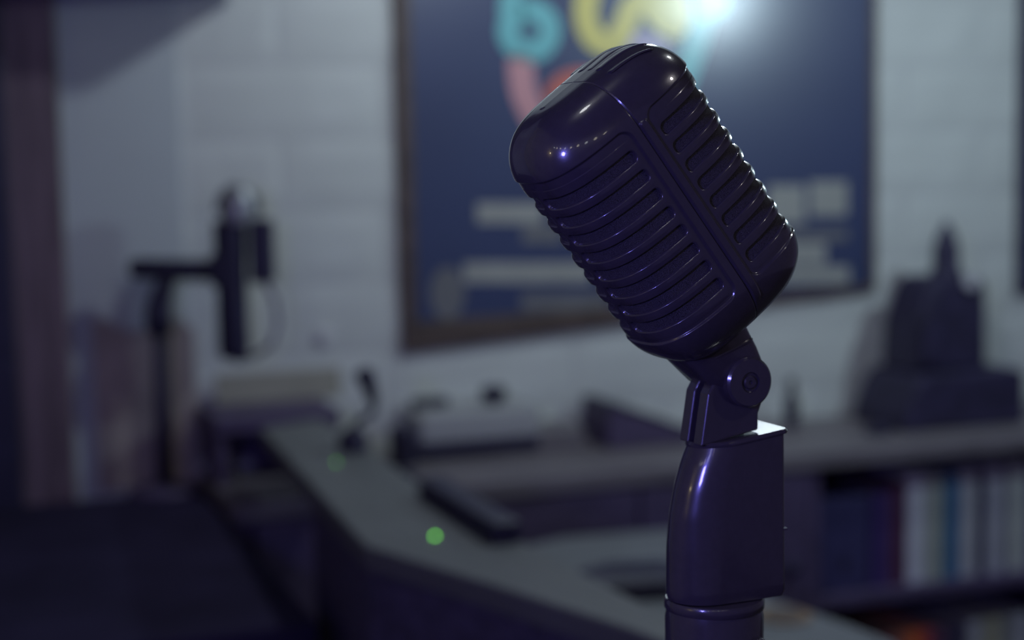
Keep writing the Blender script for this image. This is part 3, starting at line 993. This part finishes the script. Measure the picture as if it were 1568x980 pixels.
# small gooseneck microphone standing on the far end of the desk
gp_ = on_z(541, 690, DZ)
kg = np.linalg.norm(gp_ - CAM) / F
e = tag(empty('gooseneck_microphone', gp_), 'small black gooseneck microphone on a round base left of the white player', 'microphone')
MB().lathe([(.001, 0), (.021, 0), (.022, .006), (.020, .022), (.012, .032), (.001, .034)], 32).build('base', 'black', e, smooth=True, sharp=40)
MB().tube([(0, 0, .030), (10 * kg, 0, 46 * kg), (30 * kg, 0, 56 * kg), (34 * kg, 0, 68 * kg), (31 * kg, 0, 80 * kg)], .0052, 12).build('gooseneck', 'black', e, smooth=True)
MB().tube([(32 * kg, 0, 76 * kg), (28 * kg, 0, 95 * kg), (22 * kg, 0, 112 * kg), (19 * kg, 0, 122 * kg), (18 * kg, 0, 126 * kg)], [.009, .0105, .0145, .0135, .006], 18).build('head', 'black', e, smooth=True)
# slim black block placed over the dark slot along the far side of the desk
pa, pb = on_z(660, 757, DZ), on_z(778, 832, DZ)
vec = pb - pa
lc = np.linalg.norm(vec)
cz = tag(empty('slim_black_block', (pa + pb) / 2, math.atan2(vec[1], vec[0])), 'slim black block lying lengthwise on the grey desk', 'case')
MB().box(-lc / 2, lc / 2, -.018, .018, 0, .012).build('lower_half', 'black', cz, bevel=0.004)
MB().box(-lc / 2, lc / 2, -.018, .018, .0122, .024).build('upper_half', 'black', cz, bevel=0.005)

# low pale bench behind the desk
BZ = 0.75
bn = tag(empty('low_table', (0, 0, 0)), 'pale grey low table between the desk and the bookcase', 'table')
pp = [(800, 836), (860, 822), (1040, 808), (1110, 860), (1180, 916), (1290, 952), (1375, 985), (1330, 1060), (1180, 1080), (1060, 1010), (960, 930), (860, 868)]
poly2 = [tuple(on_z(x, y, BZ)[:2]) for x, y in pp]
MB().prism(poly2, BZ - .02, BZ, 'z').build('table_top', 'paleboard', bn, bevel=0.003)
c2 = np.mean(poly2, axis=0)
for i in (1, 4, 6, 9):
    q_ = c2 + (np.array(poly2[i]) - c2) * .8
    MB().lathe([(.001, 0), (.012, 0), (.016, BZ - .0202), (.001, BZ - .0202)], 16, (q_[0], q_[1], 0)).build('leg', 'navywood', bn, smooth=True, sharp=40)
pz = on_z(955, 905, BZ)
bx = tag(empty('black_pouch', pz, R(10)), 'flat black pouch lying on the low table left of the stand', 'pouch')
rings = []
for zz, g in ((0, .006), (.008, 0), (.024, .004), (.034, .018)):
    rings.append([(x * (1 - g / .08), y * (1 - g / .06), zz) for x, y in ((-.085, -.05), (-.06, -.058), (.07, -.058), (.09, -.045), (.09, .035), (.075, .05), (-.02, .05), (-.085, .0))])
MB().loft(rings).build('body', 'black', bx, bevel=0.004)
MB().box(-.03, .05, -.01, -.004, .0342, .0365).build('zip', 'blackgloss', bx)
pz = on_z(1200, 945, BZ)
cd = tag(empty('tan_card', pz, R(25)), 'small tan cardboard coaster on the low table right of the stand', 'coaster')
MB().lathe([(.0005, 0), (.036, 0), (.037, .001), (.037, .003), (.036, .004), (.0005, .004)], 36).build('disc', mat('tan', (.30, .20, .13), .8, noise=.2), cd, smooth=True, sharp=40)
MB().lathe([(.020, .0041), (.026, .0041), (.026, .0048), (.020, .0048)], 30).build('printed_ring', 'frame', cd)

# ================================================================== LAMPS (outside the picture)
def pendant(loc, power, color, label, radius=0.03):
    e_ = tag(empty('pendant_lamp', loc), label, 'lamp', 'bare bulb pendant lamps')
    MB().tube([(0, 0, .085), (0, 0, 2.9 - loc[2])], .003, 8).build('cord', 'black', e_)
    MB().lathe([(.001, .045), (.018, .045), (.02, .05), (.02, .08), (.008, .09), (.001, .09)], 24).build('socket', 'black', e_, smooth=True, sharp=40)
    point_light('bulb', (0, 0, 0), power, color, radius, e_)
    return e_


WARM = (0.80, 0.93, 1.0)
# wall washer above the picture, its twin right of the frame gives the glare on the poster
pendant(W(0.03, 0.70, 1.95), 9.6, WARM, 'bare bulb pendant in front of the middle of the poster')
gp = CAM + 0
P_ = on_wall(1088, -2, PD)
Pw = W(P_[0], PD, P_[1])
v_ = (Pw - CAM) / np.linalg.norm(Pw - CAM)
rf = v_ - 2 * (v_ @ EN) * EN
gl = Pw + rf * (0.95 / (rf @ EN))
pendant(gl, 11.5, (0.68, 0.90, 1.0), 'bare bulb pendant right of the poster')
pendant((0.42, 0.98, 1.95), 1.2, (0.92, 0.97, 1.0), 'bare bulb pendant above the vintage microphone')
pendant((0.80, 0.42, 1.92), 2.4, (1.0, 0.95, 0.95), 'bare bulb pendant to the right of the vintage microphone')
pendant((-0.25, 0.40, 2.32), 1.3, (0.95, 0.97, 1.0), 'bare bulb pendant above and in front of the vintage microphone', 0.05)
# warm sconce on the side wall and a blue stage lamp near the camera
pendant((-1.80, -0.30, 1.62), 1.6, (1.0, 0.85, 0.5), 'bare warm bulb pendant beside the ochre wall')
sl = tag(empty('stage_lamp', (-0.42, -0.10, 1.43)), 'blue stage lamp on a short stand behind the camera', 'lamp')
MB().lathe([(.001, -.14), (.05, -.13), (.06, -.02), (.062, -.015), (.001, -.03)], 32, (0, 0, 0), 'y').build('housing', 'black', sl, smooth=True, sharp=40)
MB().tube([(0, -.07, -.05), (0, -.07, -1.42)], .012, 12).build('pole', 'black', sl)
point_light('blue_emitter', (0, 0.03, 0), 12.0, (0.21, 0.19, 1.0), 0.055, sl)
# unseen box added above the picture, only to cast shadow on the corner below
ws = tag(on_back(empty('shadow_box')), 'unseen black box added above the upper left corner to shade the wall', 'light blocker')
cab = MB().box(-1.20, -0.47, -.26, -.04, 1.635, 1.98).build('blocker_box', 'black', ws, bevel=0.01)
MB().box(-1.18, -0.49, -.27, -.261, 1.655, 1.96).build('grille', 'cloth', ws, bevel=0.004)
# string of small bulbs across the room behind the camera
sg = tag(empty('string_lights', (0, 0, 0)), 'string of small warm bulbs across the room behind the camera', 'string lights')
pts = []
for i in range(9):
    t = i / 8
    pts.append((-1.5 + 2.2 * t, -0.45 - 0.35 * t, 1.98 - 0.22 * math.sin(math.pi * t)))
MB().tube(pts, .004, 8).build('wire', 'black', sg)
for i, p in enumerate(pts):
    point_light('string_bulb', (p[0], p[1], p[2] - .03), 0.34, (1.0, 0.92, 0.75) if i % 3 else (0.9, 0.95, 1.0), 0.045, sg)
